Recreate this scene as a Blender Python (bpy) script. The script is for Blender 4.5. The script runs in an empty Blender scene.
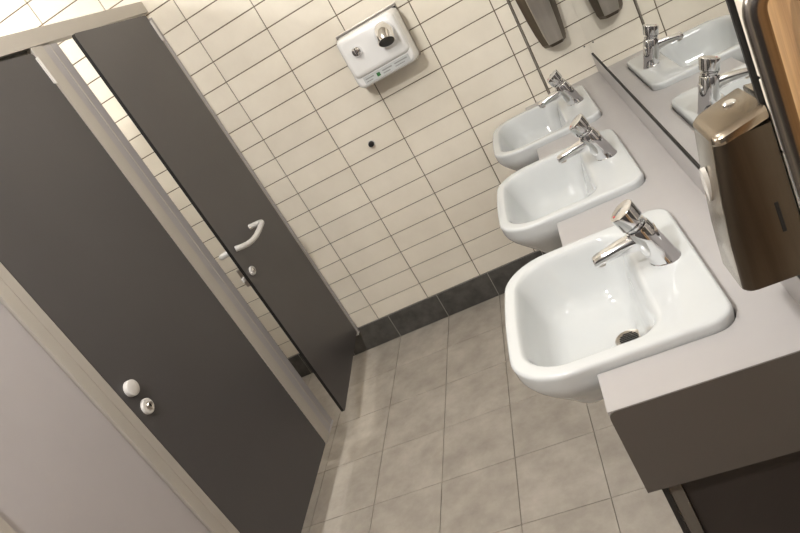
import bpy, bmesh, math, random
from mathutils import Matrix, Vector
random.seed(7)
S = bpy.context.scene
COL = S.collection
PI = math.pi

# ------------------------------------------------------------------ camera, world, exposure
cam_d = bpy.data.cameras.new('camera')
cam_d.sensor_width = 36.0
cam_d.lens = 637.68 / 800 * 36.0
cam_d.clip_start = 0.02
cam = bpy.data.objects.new('camera', cam_d)
COL.objects.link(cam)
RW = ((0.8711957664, 0.0899171694, -0.4826311628),
      (-0.3951848440, -0.4548465220, -0.7980874517),
      (-0.2912848704, 0.8860189299, -0.3607264617))
M = Matrix(((RW[0][0], -RW[1][0], -RW[2][0], 1.22305),
            (RW[0][1], -RW[1][1], -RW[2][1], -2.92926),
            (RW[0][2], -RW[1][2], -RW[2][2], 1.56964),
            (0, 0, 0, 1)))
cam.matrix_world = M
S.camera = cam

w = bpy.data.worlds.new('world'); S.world = w
w.use_nodes = True
w.node_tree.nodes['Background'].inputs[0].default_value = (1.0, 0.95, 0.88, 1)
w.node_tree.nodes['Background'].inputs[1].default_value = 0.05

S.view_settings.view_transform = 'Standard'
S.view_settings.look = 'None'
S.view_settings.gamma = 1
S.view_settings.use_curve_mapping = False
S.view_settings.exposure = 0.36

CEIL = 2.80
LIGHT_COL = (1.0, 0.985, 0.97)
# opal ceiling lights: (x, y, watts, where it hangs)
CEILING_LIGHTS = [
    (0.45, -1.00, 9, 'round opal ceiling light over the floor in front of the hand dryer wall'),
    (0.45, -1.95, 17, 'round opal ceiling light over the floor beside the nearest washbasin'),
    (0.45, -3.00, 62, 'round opal ceiling light by the entrance door behind the camera'),
    (-1.25, -0.62, 12, 'round opal ceiling light inside the cubicle with the door ajar'),
    (-1.25, -1.25, 16, 'round opal ceiling light inside the cubicle with the closed door'),
]

# ------------------------------------------------------------------ materials
def mat(name, col, rough=0.5, metal=0.0, spec=0.5, coat=0.0):
    m = bpy.data.materials.new(name); m.use_nodes = True
    b = m.node_tree.nodes['Principled BSDF']
    b.inputs['Base Color'].default_value = (*col, 1)
    b.inputs['Roughness'].default_value = rough
    b.inputs['Metallic'].default_value = metal
    b.inputs['Specular IOR Level'].default_value = spec
    b.inputs['Coat Weight'].default_value = coat
    return m
def srgb(r, g, b):
    f = lambda c: (c/255/12.92 if c/255 <= .04045 else ((c/255+.055)/1.055)**2.4)
    return (f(r), f(g), f(b))
def mottled(m, c1, c2, scale, detail=6, rnd=0.0, bump=0.0, bscale=None, stretch=(1, 1, 1), lo=.3, hi=.7, coord='world'):
    """noise between two colours in world space, plus a per-object tint and a fine bump"""
    nt = m.node_tree; N = nt.nodes; L = nt.links
    b = N['Principled BSDF']
    if coord == 'world':
        g = N.new('ShaderNodeNewGeometry'); src = g.outputs['Position']
    else:
        g = N.new('ShaderNodeTexCoord'); src = g.outputs['Object']
    mp = N.new('ShaderNodeMapping'); mp.inputs['Scale'].default_value = stretch
    L.new(src, mp.inputs[0])
    n = N.new('ShaderNodeTexNoise'); n.inputs['Scale'].default_value = scale; n.inputs['Detail'].default_value = detail
    n.inputs['Roughness'].default_value = .62
    L.new(mp.outputs[0], n.inputs['Vector'])
    r = N.new('ShaderNodeValToRGB')
    r.color_ramp.elements[0].position = lo; r.color_ramp.elements[0].color = (*c1, 1)
    r.color_ramp.elements[1].position = hi; r.color_ramp.elements[1].color = (*c2, 1)
    L.new(n.outputs['Fac'], r.inputs[0])
    out = r.outputs[0]
    if rnd:
        oi = N.new('ShaderNodeObjectInfo')
        mr = N.new('ShaderNodeMapRange'); mr.inputs['To Min'].default_value = 1-rnd; mr.inputs['To Max'].default_value = 1+rnd
        L.new(oi.outputs['Random'], mr.inputs[0])
        hs = N.new('ShaderNodeHueSaturation'); L.new(mr.outputs[0], hs.inputs['Value']); L.new(out, hs.inputs['Color'])
        out = hs.outputs[0]
    L.new(out, b.inputs['Base Color'])
    if bump:
        n2 = N.new('ShaderNodeTexNoise'); n2.inputs['Scale'].default_value = bscale or scale*3; n2.inputs['Detail'].default_value = 3
        L.new(mp.outputs[0], n2.inputs['Vector'])
        bp = N.new('ShaderNodeBump'); bp.inputs['Strength'].default_value = bump; bp.inputs['Distance'].default_value = .01
        L.new(n2.outputs['Fac'], bp.inputs['Height']); L.new(bp.outputs[0], b.inputs['Normal'])
    return m

MT = {}
MT['tile'] = mottled(mat('cream wall tile', (1,1,1), .38), srgb(226,217,200), srgb(239,231,215), 3.2, rnd=.03, bump=.05, bscale=9)
MT['grout'] = mat('brown grout', srgb(118,103,85), .9)
MT['floor_tile'] = mottled(mat('grey stone floor tile', (1,1,1), .42), srgb(148,140,129), srgb(178,170,158), 9, detail=10, rnd=.035, bump=.03, bscale=60)
MT['floor_grout'] = mat('grey floor grout', srgb(116,108,97), .9)
MT['base'] = mottled(mat('charcoal base tile', (1,1,1), .5), srgb(58,56,53), srgb(92,89,84), 14, detail=8, rnd=.05)
MT['base_grout'] = mat('pale base grout', srgb(170,166,158), .9)
MT['hpl'] = mottled(mat('charcoal laminate', (1,1,1), .42), srgb(69,66,66), srgb(73,70,70), 2.0)
MT['core'] = mat('black laminate core', srgb(18,16,15), .5)
MT['panel'] = mottled(mat('light grey laminate', (1,1,1), .45), srgb(163,158,157), srgb(169,164,163), 2)
MT['alu'] = mat('beige lacquered aluminium', srgb(178,172,163), .42, .25)
MT['alu_dark'] = mat('grey lacquered aluminium', srgb(170,166,166), .35, .2)
MT['gasket'] = mat('dark gasket', srgb(60,57,52), .7)
MT['nylon'] = mat('white nylon', srgb(204,201,196), .35)
MT['ceramic'] = mat('white glazed ceramic', srgb(198,200,199), .08, 0, .5, .3)
MT['chrome'] = mat('chrome', (.82, .82, .83), .06, 1)
MT['steel'] = mottled(mat('brushed steel', (1,1,1), .3, 1), srgb(176,169,160), srgb(196,189,180), 40, stretch=(1,1,.05), coord='obj')
MT['bronze'] = mottled(mat('bronze tinted steel', (1,1,1), .42, 1), srgb(90,80,69), srgb(104,94,82), 40, stretch=(1,1,.05), coord='obj')
MT['bronze_lid'] = mat('polished bronze tinted steel', srgb(160,148,132), .25, 1)
MT['handle_steel'] = mat('satin steel tube', srgb(150,144,138), .25, 1)
MT['counter'] = mottled(mat('pale grey worktop', (1,1,1), .3), srgb(166,162,160), srgb(171,167,165), 3)
MT['counter_side'] = MT['counter']
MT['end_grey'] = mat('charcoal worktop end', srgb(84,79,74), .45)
MT['brown'] = mat('dark brown laminate', srgb(40,33,30), .6)
MT['stile'] = mat('grey cabinet edge', srgb(98,93,85), .5)
MT['mirror'] = mat('mirror silver', (.86, .87, .86), .0, 1)
MT['black'] = mat('black rubber', srgb(14,13,13), .5)
MT['dark'] = mat('dark void', srgb(24,21,19), .8)
MT['white_enamel'] = mat('white enamel', srgb(236,235,232), .18, 0, .5, .3)
MT['label'] = mat('pale label', srgb(196,198,196), .4)
MT['print'] = mat('grey print', srgb(150,150,147), .6)
MT['green'] = mat('green print', srgb(34,96,44), .5)
MT['red'] = mat('red mark', srgb(190,60,60), .4)
MT['clear'] = mat('pale window plastic', srgb(205,200,192), .1)
MT['plaster'] = mat('white painted ceiling', srgb(232,228,220), .8)
MT['wall_paint'] = mat('cream painted wall', srgb(214,206,190), .7)
# oak with broad bands and fine grain
def oak():
    m = mat('oiled oak', (1,1,1), .45)
    nt = m.node_tree; N = nt.nodes; L = nt.links; b = N['Principled BSDF']
    g = N.new('ShaderNodeNewGeometry'); mp = N.new('ShaderNodeMapping'); mp.inputs['Scale'].default_value = (1, 1, .06)
    L.new(g.outputs['Position'], mp.inputs[0])
    n1 = N.new('ShaderNodeTexNoise'); n1.inputs['Scale'].default_value = 26; n1.inputs['Detail'].default_value = 2
    n2 = N.new('ShaderNodeTexNoise'); n2.inputs['Scale'].default_value = 240; n2.inputs['Detail'].default_value = 5
    L.new(mp.outputs[0], n1.inputs['Vector']); L.new(mp.outputs[0], n2.inputs['Vector'])
    a = N.new('ShaderNodeMath'); a.operation = 'MULTIPLY_ADD'; a.inputs[1].default_value = .35
    L.new(n2.outputs['Fac'], a.inputs[0]); L.new(n1.outputs['Fac'], a.inputs[2])
    r = N.new('ShaderNodeValToRGB')
    r.color_ramp.elements[0].position = .48; r.color_ramp.elements[0].color = (*srgb(128,90,52), 1)
    r.color_ramp.elements[1].position = .82; r.color_ramp.elements[1].color = (*srgb(190,150,102), 1)
    L.new(a.outputs[0], r.inputs[0]); L.new(r.outputs[0], b.inputs['Base Color'])
    return m
MT['oak'] = oak()

# ------------------------------------------------------------------ helpers
# the basin side of the room stands 1.15 degrees off square: frame R maps its own axes into the room
FR = Matrix.Translation((1.5, 0, 0)) @ Matrix.Rotation(-math.atan(.02), 4, 'Z') @ Matrix.Translation((-1.5, 0, 0))
FI = Matrix.Identity(4)

def tag(o, label=None, cat=None, group=None, kind=None):
    if label: o['label'] = label
    if cat: o['category'] = cat
    if group: o['group'] = group
    if kind: o['kind'] = kind
    return o
class Org:
    def __init__(s, o, org): s.o = o; s.org = Vector(org)
def thing(name, label, cat, org, frame=FI, group=None, kind=None):
    o = bpy.data.objects.new(name, None); COL.objects.link(o)
    o.empty_display_size = .05
    o.matrix_world = frame @ Matrix.Translation(org)
    tag(o, label, cat, group, kind)
    return Org(o, org)
def obj(name, bm, m, parent=None, org=None, frame=FI, smooth=False, label=None):
    """bm is in the frame's coordinates; it is moved to the parent's (or its own) origin"""
    o0 = parent.org if parent else Vector(org or (0, 0, 0))
    bmesh.ops.translate(bm, verts=bm.verts, vec=-o0)
    bmesh.ops.recalc_face_normals(bm, faces=bm.faces)
    me = bpy.data.meshes.new(name); bm.to_mesh(me); bm.free()
    for mm in (m if isinstance(m, (list, tuple)) else [m]): me.materials.append(MT[mm])
    if smooth:
        for p in me.polygons: p.use_smooth = True
        if smooth != True: 
            me.set_sharp_from_angle(angle=math.radians(smooth))
    o = bpy.data.objects.new(name, me); COL.objects.link(o)
    if parent: o.parent = parent.o
    else: o.matrix_world = frame @ Matrix.Translation(o0)
    if label: o['label'] = label
    return Org(o, o0)
def child_org(p, o):  # parts whose children share the same origin
    return Org(o, p.org)
def box(bm, x0, x1, y0, y1, z0, z1, bev=0, seg=2, mi=0):
    r = bmesh.ops.create_cube(bm, size=1)
    vs = r['verts']
    for v in vs:
        v.co = Vector(((x0+x1)/2 + v.co.x*(x1-x0), (y0+y1)/2 + v.co.y*(y1-y0), (z0+z1)/2 + v.co.z*(z1-z0)))
    fs = set(f for v in vs for f in v.link_faces)
    for f in fs: f.material_index = mi
    if bev:
        es = list(set(e for v in vs for e in v.link_edges))
        bmesh.ops.bevel(bm, geom=es, offset=bev, segments=seg, affect='EDGES', profile=.5)
    return bm
def B(*a, **k): return box(bmesh.new(), *a, **k)
def rings(bm, rs, cap0=True, cap1=True, closed=True, mi=0):
    """loft a list of rings (lists of Vectors of equal length)"""
    vv = [[bm.verts.new(p) for p in r] for r in rs]
    n = len(rs[0])
    for a, b in zip(vv, vv[1:]):
        for i in range(n if closed else n-1):
            j = (i+1) % n
            f = bm.faces.new((a[i], a[j], b[j], b[i])); f.material_index = mi
    if cap0: bm.faces.new(vv[0][::-1]).material_index = mi
    if cap1: bm.faces.new(vv[-1]).material_index = mi
    return bm
def circ(c, ax, r, n=24, r2=None):
    ax = Vector(ax).normalized()
    t = Vector((0, 1, 0)) if abs(ax.y) < .9 else Vector((1, 0, 0))
    u = ax.cross(t).normalized(); v = ax.cross(u)
    r2 = r2 or r
    return [Vector(c) + u*(r*math.cos(2*PI*i/n)) + v*(r2*math.sin(2*PI*i/n)) for i in range(n)]
def lathe(bm, base, ax, prof, n=28, cap0=True, cap1=True, mi=0):
    ax = Vector(ax).normalized()
    return rings(bm, [circ(Vector(base)+ax*h, ax, r, n) for h, r in prof], cap0, cap1, mi=mi)
def sweep(bm, pts, rad, n=16):
    pts = [Vector(p) for p in pts]; rs = []
    rad = rad if isinstance(rad, list) else [rad]*len(pts)
    T = []
    for i in range(len(pts)):
        a = pts[max(i-1, 0)]; b = pts[min(i+1, len(pts)-1)]; T.append((b-a).normalized())
    u = T[0].orthogonal().normalized()
    for p, t, r in zip(pts, T, rad):
        u = (u - t*u.dot(t)).normalized(); v = t.cross(u)
        rs.append([p + u*(r*math.cos(2*PI*i/n)) + v*(r*math.sin(2*PI*i/n)) for i in range(n)])
    return rings(bm, rs)
def bend(p0, c, p1, r, k=8):
    """points of a path p0-c-p1 with the corner c rounded by radius r (approx)"""
    p0, c, p1 = Vector(p0), Vector(c), Vector(p1)
    a = c + (p0-c).normalized()*r; b = c + (p1-c).normalized()*r
    return [a*(1-t)**2 + c*2*t*(1-t) + b*t*t for t in [i/k for i in range(k+1)]]
def prism(bm, poly, axis, a, b, mi=0):
    """extrude a 2-D polygon along an axis: axis 'y' takes (x,z), 'z' takes (x,y), 'x' takes (y,z)"""
    def P(q, h):
        return Vector((q[0], h, q[1])) if axis == 'y' else Vector((q[0], q[1], h)) if axis == 'z' else Vector((h, q[0], q[1]))
    return rings(bm, [[P(q, a) for q in poly], [P(q, b) for q in poly]], mi=mi)
def rrect(x0, x1, y0, y1, rr, k=10, e=8, bulge=0):
    """rounded rectangle, counter-clockwise from the (x1,y0) corner; rr = radii at (x1,y0),(x1,y1),(x0,y1),(x0,y0)"""
    P = []
    cs = [(x1, y0, -1, 1, -90), (x1, y1, -1, -1, 0), (x0, y1, 1, -1, 90), (x0, y0, 1, 1, 180)]
    for (cx, cy, sx, sy, a0), r in zip(cs, rr):
        ox, oy = cx+sx*r, cy+sy*r
        P.append([(ox+r*math.cos(math.radians(a0+90*i/k)), oy+r*math.sin(math.radians(a0+90*i/k))) for i in range(k+1)])
    out = []
    for i in range(4):
        out += P[i]
        a, b = P[i][-1], P[(i+1) % 4][0]
        for j in range(1, e):
            t = j/e; out.append((a[0]+(b[0]-a[0])*t, a[1]+(b[1]-a[1])*t))
    if bulge:
        h = (y1-y0)/2; cy = (y0+y1)/2; L = x1-x0
        out = [(x - bulge*(1-((y-cy)/h)**2)*max(0, (x1-x)/L)**2, y) for x, y in out]
    return out
def leaf(bm, y0, y1, z0, z1, x0, x1, r=.012):
    """thin sheet: faces take material 0, edges material 1"""
    poly = rrect(y0, y1, z0, z1, (r, r, r, r), k=4, e=1)
    rings(bm, [[Vector((x, q[0], q[1])) for q in poly] for x in (x0, x1)])
    bm.faces.ensure_lookup_table()
    for f in bm.faces: f.normal_update(); f.material_index = 0 if abs(f.normal.x) > .9 else 1
    return bm

# ------------------------------------------------------------------ the setting: slabs
def struct(name, bm, m, frame=FI, label=None):
    o = obj(name, bm, m, frame=frame); o.o['kind'] = 'structure'
    if label: o.o['label'] = label
    return o
YB = -4.0
XL = -1.6
floor = struct('floor', B(XL, 1.54, YB, 0.0, -.06, -.004), 'floor_grout', label='grey stone-look tiled restroom floor')
ceiling = struct('ceiling', B(XL, 1.6, YB, .05, CEIL, CEIL+.05), 'plaster', label='white painted ceiling above the frame')
wall_back = struct('wall_back', B(XL, 1.6, .006, .08, -.06, CEIL), 'grout', label='end wall of cream stacked tiles behind the hand dryer')
wall_left = struct('wall_left', B(XL-.06, XL, YB, .05, -.06, CEIL), 'wall_paint', label='cream wall at the back of the cubicles')
wall_front = struct('wall_front', B(XL, 1.6, YB-.06, YB, -.06, CEIL), 'hpl', label='unseen wall behind the camera, made charcoal to dim reflections')  # charcoal chosen to keep reflections and bounce from behind the view dim
wall_right = struct('wall_right', B(1.5125, 1.57, YB, .0, -.06, CEIL), 'grout', FR, label='wall behind the mirror and washbasins')

# ------------------------------------------------------------------ tiles
def tile_mesh(name, sx, sy, th, ch, m):
    """a slab lying in xy with its top at z=0 and chamfered top edges"""
    bm = bmesh.new()
    a, b = sx/2, sy/2
    r0 = [Vector(p) for p in ((-a, -b, -th), (a, -b, -th), (a, b, -th), (-a, b, -th))]
    r1 = [Vector((p.x, p.y, -ch)) for p in r0]
    r2 = [Vector((math.copysign(a-ch, p.x), math.copysign(b-ch, p.y), 0)) for p in r0]
    rings(bm, [r0, r1, r2], cap0=False)
    me = bpy.data.meshes.new(name); bm.to_mesh(me); bm.free(); me.materials.append(MT[m])
    return me
_tc = {}
def put_tile(name, parent, sx, sy, m, th, ch, mw):
    key = (name, round(sx, 4), round(sy, 4), m)
    if key not in _tc: _tc[key] = tile_mesh(name, sx, sy, th, ch, m)
    o = bpy.data.objects.new(name, _tc[key]); COL.objects.link(o)
    o.parent = parent.o
    o.matrix_world = mw
    o.matrix_parent_inverse = Matrix.Identity(4)
    o.matrix_basis = parent.o.matrix_world.inverted() @ mw
    return o
# back wall tiles: columns 303 mm apart, rows 102.4 mm apart, first row cut above the base tiles
J = .0044
PX, PZ, Z1, ZB = .303, .10238, .24267, .14783
cols = []
k = 4
xs = [PX*i for i in range(-5, 5)]
cols = [(a, b) for a, b in zip(xs, xs[1:])] + [(1.212, 1.2765), (1.2835, 1.5105)]
cols.insert(0, (XL, xs[0]))
rows = [(ZB, Z1)] + [(Z1+PZ*i, Z1+PZ*(i+1)) for i in range(0, 25)]
ROTW = Matrix.Rotation(PI/2, 4, 'X')      # tile top faces -y
rest = bmesh.new()
for ci, (x0, x1) in enumerate(cols):
    for ri, (z0, z1) in enumerate(rows):
        z1 = min(z1, CEIL)
        if z1-z0 < .01: continue
        if z0 < 2.45 and x0 > -1.0:
            dz = random.uniform(-.0004, .0004)
            put_tile('wall_tile', wall_back, x1-x0-J, z1-z0-J, 'tile', .008, .0007,
                     Matrix.Translation(((x0+x1)/2, dz, (z0+z1)/2)) @ ROTW)
        else:
            box(rest, x0+J/2, x1-J/2, 0, .008, z0+J/2, z1-J/2)
o = obj('wall_tiles_beyond', rest, 'tile', wall_back); o.o['kind'] = 'stuff'
# floor tiles 294 mm apart
FS, FX0, G1 = .29416, .05777, .29741
fx = [FX0+FS*i for i in range(-5, 5)]
fcols = [(XL, fx[0])] + list(zip(fx, fx[1:])) + [(fx[-1], 1.508)]
fy = [0] + [-(G1+FS*i) for i in range(0, 12)] + [YB]
for (x0, x1) in fcols:
    for y1, y0 in zip(fy, fy[1:]):
        if x1-x0 < .01 or y1-y0 < .01: continue
        put_tile('floor_tile', floor, x1-x0-.0024, y1-y0-.0024, 'floor_tile', .006, .0006,
                 Matrix.Translation(((x0+x1)/2, (y0+y1)/2, random.uniform(-.0003, .0003))))
# charcoal base tiles along the back wall
baseb = struct('baseboard_back', B(XL, 1.5, -.004, .006, 0.001, ZB-.002), 'base_grout', label='charcoal tile skirting along the end wall')
for x0, x1 in fcols:
    if x1-x0 < .01: continue
    put_tile('base_tile', baseb, min(x1, 1.508)-x0-.0032, ZB-.004, 'base', .006, .0006,
             Matrix.Translation(((x0+min(x1, 1.508))/2, -.0065, ZB/2)) @ ROTW)
# steel joint trim in the back wall
t = thing('tile_joint_trim', 'thin ribbed steel trim strip running up the tiled end wall behind the farthest tap', 'trim', (1.28, -.003, .828))
bm = B(1.2768, 1.2826, -.0055, .004, .828, CEIL-.01)
obj('strip', bm, 'steel', t)
for i in range(40):
    if i == 0:
        bm = B(1.2762, 1.2832, -.0066, -.005, .0, .030, bev=.0008, seg=1); 
        rib = obj('rib', bm, 'steel', None)
        me = rib.o.data; rib.o.parent = t.o; rib.o.matrix_world = Matrix.Identity(4); o = rib.o
    else:
        o = bpy.data.objects.new('rib', me); COL.objects.link(o); o.parent = t.o
    o.matrix_parent_inverse = Matrix.Identity(4)
    o.matrix_basis = Matrix.Translation((-1.28, .003, .02+i*.042))

# right wall tiles in view: the strip between the mirror and the door, frame R, tile top faces -x
ROTR = Matrix.Rotation(-PI/2, 4, 'Y')
YM1 = -2.105      # mirror end
for ri, (z0, z1) in enumerate(rows):
    if z0 > 2.4: continue
    put_tile('wall_tile', wall_right, z1-z0-J, .086, 'tile', .008, .0007,
             FR @ Matrix.Translation((1.5065, -2.1515, (z0+z1)/2)) @ ROTR)
    if z0 > 1.9:
        for q in range(7):
            put_tile('wall_tile', wall_right, z1-z0-J, .2985, 'tile', .008, .0007,
                     FR @ Matrix.Translation((1.5065, -.152-.3015*q, (z0+z1)/2)) @ ROTR)

# ------------------------------------------------------------------ cubicle front: posts, header, fixed panel
XP = -.13
ZD0, ZD1 = .15, 1.948
part = thing('cubicle_partition', 'beige metal cubicle frame with posts, top rail and a light grey fixed panel', 'partition', (XP, -1.0, 0))
bm = B(XP-.045, XP, -2.62, -.002, 1.964, 2.034, bev=.003)
for v in bm.verts:      # the rail rises slightly towards the end wall
    v.co.z = (2.040+.024*v.co.y) if v.co.z > 2.0 else (1.992+.030*v.co.y)
obj('top_rail', bm, 'alu', part)
def post(y0, y1, split):
    """face strip, recessed grey stop strip and a foot"""
    p = obj('post', B(XP-.045, XP, y0, split, ZD0-.002, 1.964, bev=.0015), 'alu', part)
    obj('stop_strip', B(XP-.055, XP-.005, split+.0005, y1, ZD0-.002, 1.963, bev=.0015), 'alu_dark', p)
    obj('ridge', B(XP-.0052, XP-.003, (split+y1)/2-.003, (split+y1)/2+.004, ZD0, 1.962, bev=.0012, seg=1), 'alu', p)
    obj('end_cap', B(XP-.044, XP-.001, y0+.001, y1-.001, ZD0-.007, ZD0-.002, bev=.0015), 'alu_dark', p)
post(-.903, -.752, -.842)
# middle post: two face strips with a fine groove between them
p = obj('post', B(XP-.045, XP, -1.650, -1.612, ZD0-.002, 1.964, bev=.0015), 'alu', part)
obj('face_strip', B(XP-.045, XP-.001, -1.6105, -1.577, ZD0-.002, 1.963, bev=.0015), 'alu', p)
bm = bmesh.new(); lathe(bm, (XP-.03, -1.615, 0), (0, 0, 1), [(0, .024), (.006, .024), (.010, .010), (ZD0, .010)], 16)
obj('foot', bm, 'steel', p, smooth=30)
obj('gap_shade_strip', B(XP-.045, XP-.018, -1.576, -.904, 1.925, 1.962), 'gasket', part)  # dark strip added behind the door-top gap to stand in for its shade
obj('fixed_panel', leaf(bmesh.new(), -2.040, -1.6515, ZD0, 1.963, XP-.030, XP-.012, .002), ['panel', 'gasket'], part, label='light grey laminate panel')
p = obj('post', B(XP-.045, XP, -2.120, -2.041, ZD0-.002, 1.964, bev=.0015), 'alu', part)
obj('far_panel', leaf(bmesh.new(), -2.60, -2.121, ZD0, 1.963, XP-.030, XP-.012, .002), ['panel', 'gasket'], part)
# wall profile beside the end wall
p = obj('wall_profile', B(XP-.045, XP+.002, -.030, -.010, ZD0-.012, 1.964, bev=.0012), 'alu_dark', part)
obj('cover_strip', B(XP-.045, XP-.003, -.047, -.0305, ZD0-.004, 1.963, bev=.0012), 'alu', p)
obj('end_cap', B(XP-.044, XP+.001, -.047, -.010, ZD0-.020, ZD0-.012, bev=.0015), 'nylon', p)
# dividing panel between the two cubicles
obj('divider_panel', B(XL+.002, XP-.056, -.858, -.845, ZD0, 1.963), ['panel'], part)
obj('divider_panel', B(XL+.002, XP-.056, -1.640, -1.627, ZD0, 1.963), ['panel'], part)

def hinge(t, y, z, x):
    bm = B(x-.001, x+.004, y-.006, y+.004, z-.045, z+.045, bev=.0015)
    h = obj('hinge', bm, 'nylon', t)
    bm = bmesh.new(); lathe(bm, (x+.003, y+.003, z-.047), (0, 0, 1), [(0, .0042), (.094, .0042)], 14)
    obj('hinge_pin', bm, 'nylon', h, smooth=30)

# closed door
d1 = thing('cubicle_door', 'closed charcoal cubicle door with a round white knob above a coin-slot lock', 'door', (XP, -1.24, ZD0))
obj('door_panel', leaf(bmesh.new(), -1.574, -.906, ZD0, ZD1, XP-.016, XP-.003), ['hpl', 'core'], d1)
hinge(d1, -.907, 1.885, XP-.003)
bm = bmesh.new(); lathe(bm, (XP-.003, -1.529, 1.000), (1, 0, 0), [(0, .0245), (.0125, .0245), (.0145, .0238), (.0155, .0222), (.0157, .004)], 40)
obj('knob', bm, 'nylon', d1, smooth=35)
bm = bmesh.new(); lathe(bm, (XP-.003, -1.524, .925), (1, 0, 0), [(0, .0245), (.006, .0242), (.0085, .0220), (.009, .016), (.009, .0155)], 32)
lk = obj('lock_rosette', bm, 'nylon', d1, smooth=40)
bm = bmesh.new(); lathe(bm, (XP+.0055, -1.524, .925), (1, 0, 0), [(0, .0125), (.007, .0115), (.009, .0095), (.0075, .007), (.006, .004)], 24)
obj('lock_cylinder', bm, 'steel', lk, smooth=40)
bm = B(XP+.0115, XP+.0125, -1.5265, -1.5215, .919, .931)
obj('coin_slot', bm, 'black', lk)

# door standing ajar: leaf hinged at the end wall, opened about 5 degrees into the room
ANG = math.radians(4.9)
HY = -.047
FD = Matrix.Translation((XP, HY, 0)) @ Matrix.Rotation(ANG, 4, 'Z') @ Matrix.Translation((-XP, -HY, 0))
WD = .690
d2 = thing('cubicle_door', 'charcoal cubicle door standing ajar beside the tiled end wall, with white bow handle', 'door', (XP, HY-.35, ZD0), FD)
bm2 = leaf(bmesh.new(), HY-WD, HY, ZD0, ZD1+.010, XP-.013, XP, .014)
for v in bm2.verts:
    if v.co.z > 1.5: v.co.z += .022*(v.co.y-HY+WD)/WD
obj('door_panel', bm2, ['hpl', 'core'], d2)
hinge(d2, HY+.002, 1.905, XP)
def bow(sgn, x):
    """bow handle: one end near the lock edge, bowed away from the leaf, the other end turned back to it"""
    y0, y1, z = HY-WD+.055, HY-WD+.300, 1.018
    P = [Vector((x, y0, z)), Vector((x+sgn*.012, y0+.004, z-.002)), Vector((x+sgn*.024, y0+.020, z-.008)), Vector((x+sgn*.034, y0+.050, z-.016)),
         Vector((x+sgn*.043, y0+.085, z-.021)), Vector((x+sgn*.053, y0+.125, z-.020)), Vector((x+sgn*.060, y0+.165, z-.015))]
    P += bend(P[-1], (x+sgn*.066, y1, z-.004), (x, y1, z), .022)
    P += [Vector((x, y1, z))]
    if sgn < 0: P = [Vector((p.x, y0+y1-p.y, p.z)) for p in P][::-1]     # inner handle turned round
    return sweep(bmesh.new(), P, .0118, 16)
obj('handle', bow(1, XP), 'nylon', d2, smooth=40, label='white nylon bow handle')
obj('handle', bow(-1, XP-.013), 'nylon', d2, smooth=40)
yk = HY-WD+.060
bm = bmesh.new(); rings(bm, [circ((XP+h, yk, .905), (1, 0, 0), r*.72, 24, r) for h, r in ((0, .026), (.006, .026), (.009, .023))])
lr = obj('lock_rosette', bm, 'nylon', d2, smooth=40)
bm = bmesh.new(); lathe(bm, (XP+.008, yk, .905), (1, 0, 0), [(0, .009), (.006, .008), (.006, .004)], 20)
obj('lock_cylinder', bm, 'steel', lr, smooth=40)
bm = B(XP+.0135, XP+.0145, yk-.002, yk+.002, .899, .911)
obj('coin_slot', bm, 'black', lr)
obj('latch_plate', B(XP-.030, XP-.013, HY-WD+.004, HY-WD+.052, .868, .950, bev=.002), 'steel', d2)
obj('latch_bolt', B(XP-.026, XP-.016, HY-WD-.014, HY-WD+.004, .898, .914, bev=.002), 'nylon', d2)

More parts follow.
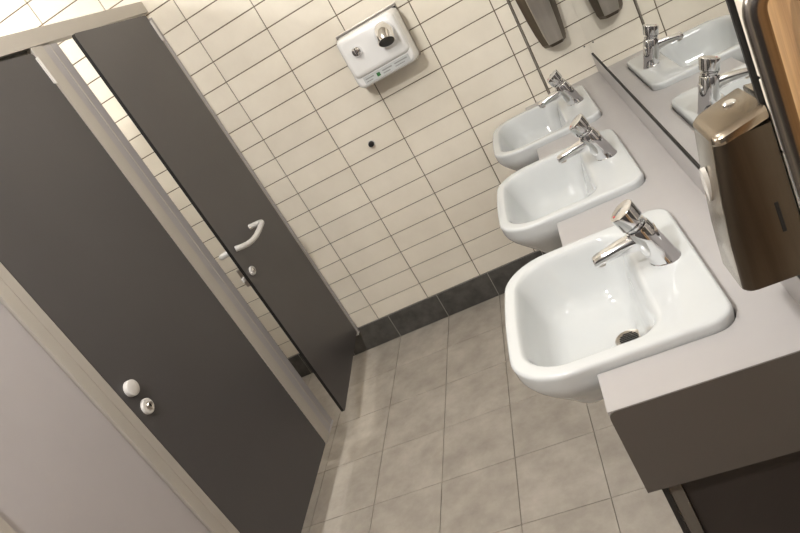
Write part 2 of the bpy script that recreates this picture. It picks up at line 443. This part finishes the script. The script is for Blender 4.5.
# ------------------------------------------------------------------ washbasins, worktop, taps  (frame R)
ZC = .828        # worktop
ZR = .850        # basin rim
BX0, BX1, BW = 1.010, 1.415, .490
BY = [-1.728, -1.052, -.374]
def outline(cy, off=0.0, frt=.105, bk=.045, bul=.012):
    r = lambda q: max(q+off, .004)
    return rrect(BX0-off, BX1+off, cy-BW/2-off, cy+BW/2+off, (r(bk), r(bk), r(frt), r(frt)), bulge=bul)
def basin_mesh(cy):
    bm = bmesh.new()
    R = []
    V = lambda poly, z: [Vector((x, y, z)) for x, y in poly]
    def under(off, z, dx=0):   # underside ring: shrink, pull the front back
        poly = outline(cy, -off)
        return [Vector((x + dx*max(0, (1.30-x)/.3), y, z)) for x, y in poly]
    R.append(under(.112, .688, .010))
    R.append(under(.100, .689, .010))
    R.append(under(.086, .696, .010))
    R.append(under(.072, .710, .010))
    R.append(under(.055, .732, .010))
    R.append(under(.036, .756, .008))
    R.append(under(.020, .776, .006))
    R.append(under(.009, .792, .004))
    R.append(under(.003, .806, .002))
    R.append(V(outline(cy, -.0008), .818))
    R.append(V(outline(cy, -.0003), ZR-.012))
    R.append(V(outline(cy, 0), ZR-.007))
    R.append(V(outline(cy, -.0015), ZR-.003))
    R.append(V(outline(cy, -.0045), ZR-.0006))
    R.append(V(outline(cy, -.008), ZR))
    XBK = 1.296      # back edge of the bowl; behind it lies the tap deck
    def bowl(off, z, back=0.0, rf=.085, rb=.055):
        x0, x1 = BX0+.026+off, XBK-back
        h = BW/2-.032-off
        return V(rrect(x0, x1, cy-h, cy+h, (rb, rb, max(rf-off*.3, .05), max(rf-off*.3, .05)), bulge=.010), z)
    R.append(bowl(-.004, ZR-.0002, -.010))
    R.append(bowl(-.001, ZR-.001, -.004))
    R.append(bowl(.002, ZR-.004, .001))
    R.append(bowl(.006, ZR-.012, .006))
    R.append(bowl(.012, ZR-.032, .012))
    R.append(bowl(.022, ZR-.070, .020))
    R.append(bowl(.034, ZR-.104, .027))
    R.append(bowl(.050, ZR-.127, .035))
    R.append(bowl(.070, ZR-.139, .046, .07))
    dx, dz = 1.226, .700
    # last rings close on the round waste
    n = len(R[-1])
    last = R[-1]
    c = Vector((dx, cy, dz))
    def mixr(t, z):
        out = []
        for p in last:
            d = Vector((p.x-c.x, p.y-c.y, 0)); q = c + d.normalized()*.032
            out.append(Vector((p.x*(1-t)+q.x*t, p.y*(1-t)+q.y*t, z)))
        return out
    R.append(mixr(.5, .7035)); R.append(mixr(.85, .7005)); R.append(mixr(1, .6985))
    rings(bm, R, cap0=True, cap1=True)
    return bm
blabels = ['white ceramic washbasin nearest the camera, with its slotted waste in view',
           'white ceramic washbasin in the middle of the row of three',
           'white ceramic washbasin nearest the tiled end wall']
tlabels = ['chrome push tap on the washbasin nearest the camera',
           'chrome push tap on the middle washbasin of the row',
           'chrome push tap on the washbasin next to the tiled end wall']
def waste(t, c):
    bm = bmesh.new(); lathe(bm, c, (0, 0, 1), [(-.001, .031), (.0015, .031), (.003, .0285), (.0015, .0255), (.001, .003)], 32)
    wst = obj('waste', bm, 'steel', t, smooth=40)
    for k in range(-3, 4):
        L = math.sqrt(.021**2-(k*.006)**2) if abs(k*.006) < .021 else .004
        obj('slot', B(c[0]-L, c[0]+L, c[1]+k*.006-.0016, c[1]+k*.006+.0016, c[2]+.0006, c[2]+.0024), 'black', wst)
proto_b = proto_t = None
def copy_tree(src, parent=None):
    c = src.copy(); COL.objects.link(c)
    if parent is not None: c.parent = parent
    for ch in list(src.children): copy_tree(ch, c)
    return c
def build_basin(cy):
    t = thing('washbasin', blabels[0], 'washbasin', (1.22, cy, .688), FR, 'washbasins in the worktop')
    obj('bowl', basin_mesh(cy), 'ceramic', t, smooth=50)
    waste(t, (1.226, cy, .6995))
    return t
def build_tap(cy):
    bx, by, bz = 1.358, cy+.012, ZR-.0005
    t = thing('tap', tlabels[0], 'tap', (bx, by, bz), FR, 'push taps on the washbasins')
    lean = math.radians(18); LT = math.tan(math.radians(17.5))
    def ring(h, r, a=None, n=32, rx=None):
        a = lean*min(1, h/.05) if a is None else a
        xc = -LT*h
        ax = Vector((-math.sin(a), 0, math.cos(a)))
        return circ((bx+xc, by, bz+h), ax, rx or r, n, r)
    bm = bmesh.new()
    rings(bm, [ring(0, .0315, 0), ring(.002, .0315, 0), ring(.004, .0300, .02), ring(.03, .0290), ring(.06, .0278), ring(.090, .0265), ring(.0925, .0250), ring(.0935, .020)])
    body = obj('body', bm, 'chrome', t, smooth=35)
    bm = bmesh.new(); rings(bm, [ring(.092, .0195), ring(.106, .0195)]); obj('neck', bm, 'chrome', body, smooth=35)
    # toothed ring between body and button
    bm = bmesh.new(); rings(bm, [ring(.0955, .0225), ring(.0962, .0240), ring(.1005, .0240), ring(.1012, .0225)]); obj('collar', bm, 'chrome', body, smooth=35)
    a2 = math.radians(27)
    bm = bmesh.new(); rings(bm, [ring(.1050, .0250, a2), ring(.1065, .0275, a2), ring(.135, .0285, a2), ring(.1375, .0277, a2), ring(.1385, .0255, a2)])
    btn = obj('push_button', bm, 'chrome', t, smooth=35)
    xc = -LT*.1374; ax = Vector((-math.sin(a2), 0, math.cos(a2)))
    bm = bmesh.new(); cdot = Vector((bx+xc, by, bz+.1386)) + Vector((-.019*math.cos(a2), 0, -.019*math.sin(a2)))
    rings(bm, [circ(cdot-ax*.0004, ax, .003, 12), circ(cdot+ax*.0005, ax, .003, 12)]); obj('red_mark', bm, 'red', btn)
    # spout
    bm = bmesh.new(); rs = []
    for s_, (dx_, dz_, hw, hh) in enumerate([(.005, .052, .020, .030), (-.030, .057, .0195, .0245), (-.045, .061, .0185, .0195), (-.075, .0605, .0170, .0145), (-.110, .0555, .0160, .0118), (-.129, .0522, .0150, .0102), (-.133, .0515, .0125, .0080)]):
        rs.append([Vector((bx+dx_, by+hw*math.copysign(abs(math.cos(q))**.7, math.cos(q)), bz+dz_+hh*math.copysign(abs(math.sin(q))**.7, math.sin(q)))) for q in [2*PI*i/24 for i in range(24)]])
    rings(bm, rs)
    sp = obj('spout', bm, 'chrome', t, smooth=40)
    bm = bmesh.new(); lathe(bm, (bx-.119, by, bz+.0450), (-.1, 0, -1), [(0, .0105), (.006, .0090)], 20)
    obj('aerator', bm, 'steel', sp, smooth=40)
    return t
pb = build_basin(BY[0]); pt = build_tap(BY[0])
for i in (1, 2):
    for p_, labs in ((pb, blabels), (pt, tlabels)):
        c = copy_tree(p_.o)
        c['label'] = labs[i]
        c.matrix_world = FR @ Matrix.Translation(p_.org + Vector((0, BY[i]-BY[0], 0)))

# worktop: one continuous slab with cut-outs open to the front
CXF, CYN, CYF = 1.160, -2.078, -.003
poly = [(CXF, CYN), (1.5105, CYN), (1.5105, CYF), (CXF, CYF)]
def cut(cy):
    """points round the back of a basin, from its far front to its near front, clearance 2 mm"""
    o = outline(cy, .0009)
    pts = [q for q in o if q[0] > CXF+.002]
    pts.sort(key=lambda q: -math.atan2(q[1]-cy, q[0]-(CXF-.05)))
    return [(CXF, pts[0][1])] + pts + [(CXF, pts[-1][1])]
path = [(CXF, CYN), (1.5105, CYN), (1.5105, CYF), (CXF, CYF)]
for cy in BY[::-1]: path += cut(cy)
wt = thing('worktop', 'pale grey worktop with deep apron holding the three washbasins', 'worktop', (1.33, -1.04, .63), FR)
bm = bmesh.new()
prism(bm, path, 'z', .632, ZC)
bm.normal_update()
es = [e for e in bm.edges if all(abs(v.co.z-ZC) < 1e-5 for v in e.verts) and not all(abs(v.co.y-CYN) < 1e-5 for v in e.verts)] + [e for e in bm.edges if all(abs(v.co.x-CXF) < 1e-5 and abs(v.co.y-CYN) < 1e-5 for v in e.verts)]
bmesh.ops.bevel(bm, geom=es, offset=.0015, segments=2, affect='EDGES', clamp_overlap=True)
obj('top', bm, 'counter', wt)
obj('upstand', B(1.5025, 1.5115, CYN+.004, CYF-.001, ZC, .910, bev=.0006), 'counter', wt)
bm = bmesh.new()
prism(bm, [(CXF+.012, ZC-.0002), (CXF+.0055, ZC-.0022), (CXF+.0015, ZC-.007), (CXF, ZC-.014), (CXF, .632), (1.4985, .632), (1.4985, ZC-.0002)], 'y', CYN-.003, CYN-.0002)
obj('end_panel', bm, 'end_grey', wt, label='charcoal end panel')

# panels under the worktop
vb = thing('vanity_base', 'grey and dark brown panelled base under the worktop', 'cabinet', (1.34, -1.04, 0), FR)
obj('front_panel', leaf(bmesh.new(), -2.070, -.01, .03, .631, 1.183, 1.1935, .002), ['panel', 'core'], vb)
obj('end_stile', B(1.1945, 1.2165, -2.068, -2.040, .0, .631), 'stile', vb)
obj('end_panel', B(1.2175, 1.498, -2.060, -2.045, .0, .631), 'brown', vb)

# ------------------------------------------------------------------ mirror
mr = thing('wall_mirror', 'large wall mirror above the worktop reflecting taps and washbasins', 'mirror', (1.497, -1.05, .912), FR)
obj('glass', B(1.5075, 1.5095, YM1+.008, -.003, .9155, 1.90), 'mirror', mr)
obj('backing', B(1.5096, 1.5120, YM1+.004, -.003, .9115, 1.902), 'core', mr)
obj('end_frame', B(1.501, 1.5120, YM1, YM1+.008, .9115, 1.905, bev=.001), 'core', mr)
obj('bottom_seal', B(1.5034, 1.5074, YM1+.009, -.003, .9102, .9135), 'core', mr)

# ------------------------------------------------------------------ soap dispensers
# near dispenser on the mirror side (frame R), its side turned to the camera
sd = thing('soap_dispenser', 'bronze steel soap dispenser hanging over the near end of the worktop', 'soap dispenser', (1.47, -2.065, .982), FR)
Y0, Y1 = -2.118, -2.012
def sd_ring(z, xf, hw, xb=1.5040, dy=0):
    cy = (Y0+Y1)/2
    return [Vector(p) for p in (lambda pl: [(x, y, z) for x, y in pl])(rrect(xf, xb, cy-hw, cy+hw, (.004, .004, .016, .016), k=5, e=2))]
bm = bmesh.new()
HW = (Y1-Y0)/2
rings(bm, [sd_ring(.982, 1.417, HW-.006), sd_ring(.984, 1.4125, HW-.002), sd_ring(.988, 1.4105, HW), sd_ring(1.06, 1.4155, HW), sd_ring(1.12, 1.4225, HW), sd_ring(1.17, 1.430, HW), sd_ring(1.211, 1.4365, HW)])
bm.normal_update()
for f in bm.faces:
    if f.normal.x < -.93: f.material_index = 1      # polished front
obj('body', bm, ['bronze', 'bronze_lid'], sd, smooth=35)
bm = bmesh.new()
def lid_ring(dz, grow, slope=.22):
    r = sd_ring(0, 1.4355-grow, HW+.0006+grow)
    return [Vector((p.x, p.y, 1.2085+dz+slope*(p.x-1.4355))) for p in r]
rings(bm, [lid_ring(-.006, -.001), lid_ring(.000, .0003), lid_ring(.005, -.001), lid_ring(.0085, -.0045), lid_ring(.0105, -.010)])
lid = obj('lid', bm, 'bronze_lid', sd, smooth=30)
bm = bmesh.new(); lathe(bm, (1.482, -2.050, 1.2275), (.0, 0, 1), [(0, .009), (.003, .009), (.0045, .007), (.0045, .003)], 20)
obj('lid_lock', bm, 'chrome', lid, smooth=35)
obj('slot', B(1.4790, 1.4840, Y0-.0008, Y0+.002, 1.058, 1.104, bev=.0006, seg=1), 'black', sd)
bm = bmesh.new()
rings(bm, [circ((1.4240-h, -2.055, 1.115+.02), (1, 0, -.1), .011, 20, .011) for h in (-.002, .004)])
bmesh.ops.scale(bm, verts=bm.verts, vec=(1, 1, 2.4), space=Matrix.Translation((-1.42, 2.055, -1.135)))
obj('level_window', bm, 'clear', sd, smooth=35)
obj('wall_plate', B(1.503, 1.5073, Y0+.015, Y1-.004, .992, 1.205), 'steel', sd)

# dispenser on the end wall
se = thing('soap_dispenser', 'brushed steel soap dispenser hanging on the tiled end wall above the farthest tap', 'soap dispenser', (1.385, -.004, 1.03))
def se_ring(z, xl, xr, fl, fr, yd):
    return [Vector(q) for q in ((xl, -.003, z), (xl, -.04*yd/.1, z), (fl, -yd, z), (fl+(fr-fl)*.3, -yd-.002, z), (fl+(fr-fl)*.7, -yd-.002, z), (fr, -yd, z), (xr, -.04*yd/.1, z), (xr, -.003, z))]
SE = [(1.030, 1.338, 1.432, 1.365, 1.410, .080), (1.045, 1.331, 1.437, 1.3565, 1.4145, .093), (1.09, 1.322, 1.442, 1.350, 1.417, .100), (1.16, 1.314, 1.447, 1.345, 1.419, .104), (1.25, 1.307, 1.452, 1.340, 1.421, .105), (1.305, 1.305, 1.454, 1.338, 1.422, .100), (1.315, 1.310, 1.449, 1.342, 1.418, .09)]
bm = bmesh.new(); rings(bm, [se_ring(*q) for q in SE])
obj('body', bm, 'bronze', se)
bm = bmesh.new()
fr_ = []
for (z, xl, xr, fl, fr, yd) in SE[1:]:
    fr_.append([Vector((fl-.002, -yd+.004, z)), Vector((fl+.001, -yd-.003, z)), Vector((fl+(fr-fl)*.3, -yd-.0055, z)), Vector((fl+(fr-fl)*.7, -yd-.0055, z)), Vector((fr-.001, -yd-.003, z)), Vector((fr+.002, -yd+.004, z))])
rings(bm, fr_)
obj('front_cover', bm, 'steel', se)
obj('wall_plate', B(1.33, 1.43, -.004, -.001, 1.06, 1.30), 'steel', se)

# ------------------------------------------------------------------ hand dryer
hd = thing('hand_dryer', 'white hand dryer with chrome swivel nozzle and push button on the tiled wall', 'hand dryer', (.71, -.003, 1.255))
obj('back_plate', B(.556, .856, -.010, -.001, 1.258, 1.500, bev=.002), 'steel', hd)
obj('air_gap', B(.566, .852, -.045, -.010, 1.268, 1.488), 'dark', hd)
bm = bmesh.new()
def hd_ring(y, x0, x1, z0, z1, r):
    return [Vector((a, y, b)) for a, b in rrect(x0, x1, z0, z1, (r, r, r, r), k=7, e=4)]
rings(bm, [hd_ring(-.040, .562, .856, 1.258, 1.487, .020), hd_ring(-.060, .560, .858, 1.256, 1.489, .024), hd_ring(-.100, .564, .855, 1.258, 1.488, .026), hd_ring(-.135, .571, .850, 1.261, 1.486, .028), hd_ring(-.144, .575, .847, 1.264, 1.484, .028), hd_ring(-.149, .582, .841, 1.271, 1.478, .026), hd_ring(-.150, .592, .831, 1.281, 1.468, .02)])
hs_ = obj('housing', bm, 'white_enamel', hd, smooth=60)
bm = bmesh.new()
rings(bm, [hd_ring(-.130, .574, .848, 1.306, 1.486, .024), hd_ring(-.152, .577, .845, 1.309, 1.484, .024), hd_ring(-.160, .581, .841, 1.313, 1.480, .024), hd_ring(-.165, .589, .833, 1.321, 1.472, .022), hd_ring(-.166, .600, .822, 1.332, 1.461, .016)])
obj('front_cover', bm, 'white_enamel', hd, smooth=60)
def lab(x0, x1, z0, z1, y):
    return B(x0, x1, y, -.148, z0, z1)
lb = obj('label', lab(.606, .826, 1.272, 1.303, -.1512), 'label', hd, label='pale label strip with a green mark')
obj('green_print', lab(.667, .683, 1.279, 1.295, -.1517), 'green', lb)
for a, b, u0, u1 in ((.614, .654, 1.290, 1.295), (.614, .645, 1.279, 1.283), (.696, .742, 1.289, 1.295), (.696, .730, 1.278, 1.283), (.755, .815, 1.290, 1.295), (.755, .80, 1.279, 1.283)):
    obj('print_line', lab(a, b, u0, u1, -.1517), 'print', lb)
# button: domed chrome cap with a ridge
bm = bmesh.new(); lathe(bm, (.643, -.160, 1.412), (0, -1, 0), [(0, .024), (.006, .024), (.012, .0222), (.020, .0200), (.025, .016), (.027, .007)], 28)
bt = obj('push_button', bm, 'chrome', hd, smooth=40)
obj('ridge', B(.6400, .6460, -.1895, -.180, 1.394, 1.430, bev=.0015), 'chrome', bt)
# nozzle: recess, dome and open mouth turned down
bm = bmesh.new(); lathe(bm, (.783, -.160, 1.402), (0, -1, 0), [(0, .046), (.007, .046), (.009, .042), (.009, .03)], 32)
nz = obj('nozzle_seat', bm, 'white_enamel', hd, smooth=40)
bm = bmesh.new()
P = [(.783, -.160, 1.428), (.783, -.182, 1.427), (.783, -.202, 1.419), (.783, -.216, 1.405), (.783, -.226, 1.390)]
sweep(bm, P, [.041, .042, .041, .0385, .037], 28)
no = obj('nozzle', bm, 'chrome', hd, smooth=50)
dn = (Vector(P[-1])-Vector(P[-2])).normalized()
bm = bmesh.new(); rings(bm, [circ(Vector(P[-1])+dn*h, dn, r, 28) for h, r in ((-.001, .034), (.0012, .0335))])
obj('nozzle_mouth', bm, 'black', no)

# door stop on the end wall
ds = thing('door_stop', 'small round black rubber door stop on the tiled wall below the hand dryer', 'door stop', (.456, 0, 1.01))
bm = bmesh.new(); lathe(bm, (.456, -.0005, 1.010), (0, -1, 0), [(0, .0165), (.002, .0165), (.004, .0145)], 24); obj('flange', bm, 'nylon', ds, smooth=40)
bm = bmesh.new(); lathe(bm, (.456, -.004, 1.010), (0, -1, 0), [(0, .0135), (.016, .013), (.020, .010), (.021, .004)], 24); obj('rubber_buffer', bm, 'black', ds, smooth=40)
# mirror clip screw in the corner
sc = thing('wall_screw', 'tiny dark screw head in the end wall beside the mirror corner', 'screw', (1.488, 0, .953))
bm = bmesh.new(); lathe(bm, (1.488, -.0003, .953), (0, -1, 0), [(0, .0034), (.001, .0032), (.002, .002)], 14); obj('screw_head', bm, 'gasket', sc, smooth=40)

# ------------------------------------------------------------------ oak entrance door in the right wall (frame R)
dr = thing('door_1', 'oak entrance door with a tall steel tube handle at the right edge of the view', None, (1.48, -2.65, 0), FR, kind='structure')
obj('door_leaf', B(1.5040, 1.5120, -3.10, -2.210, .008, 2.06, bev=.001), 'oak', dr)
obj('door_frame', B(1.5050, 1.5120, -2.2085, -2.198, .0, 2.09), 'stile', dr)
obj('door_frame', B(1.5050, 1.5120, -3.16, -3.102, .0, 2.09), 'stile', dr)
hx, hy = 1.4665, -2.300
bm = bmesh.new()
P = [Vector((1.5040, hy, 1.412))] + bend((1.5040, hy, 1.412), (hx-.0, hy, 1.412), (hx, hy, 1.2), .024) + bend((hx, hy, 1.2), (hx, hy, .90), (1.5040, hy, .90), .024) + [Vector((1.5040, hy, .90))]
sweep(bm, P, .0100, 24)
obj('pull_handle', bm, 'handle_steel', dr, smooth=40, label='satin steel D-shaped tube handle')

# ------------------------------------------------------------------ ceiling lights
for x, y, W_, lab_ in CEILING_LIGHTS:
    t = thing('ceiling_light', lab_, 'ceiling light', (x, y, CEIL), FI, 'opal ceiling lights')
    bm = bmesh.new(); lathe(bm, (x, y, CEIL), (0, 0, -1), [(.0, .098), (.014, .098), (.016, .094), (.016, .088)], 32)
    obj('rim', bm, 'white_enamel', t, smooth=40)
    RD = .085; FL = .85 if x > 0 else .12      # the cubicle lights are nearly flat discs
    bm = bmesh.new(); lathe(bm, (x, y, CEIL-.016), (0, 0, -1), [(RD*FL*math.sin(q), RD*math.cos(q)) for q in [PI/2*i/8*.98 for i in range(9)]], 24, cap0=False)
    m = mat('opal glass glow', (.9, .9, .9), .3)
    b = m.node_tree.nodes['Principled BSDF']
    b.inputs['Emission Color'].default_value = (*LIGHT_COL, 1)
    b.inputs['Emission Strength'].default_value = W_/(PI*PI*RD*RD*(1.8 if x > 0 else 1.02))
    MT['opal'] = m
    obj('opal_dome', bm, 'opal', t, smooth=True)
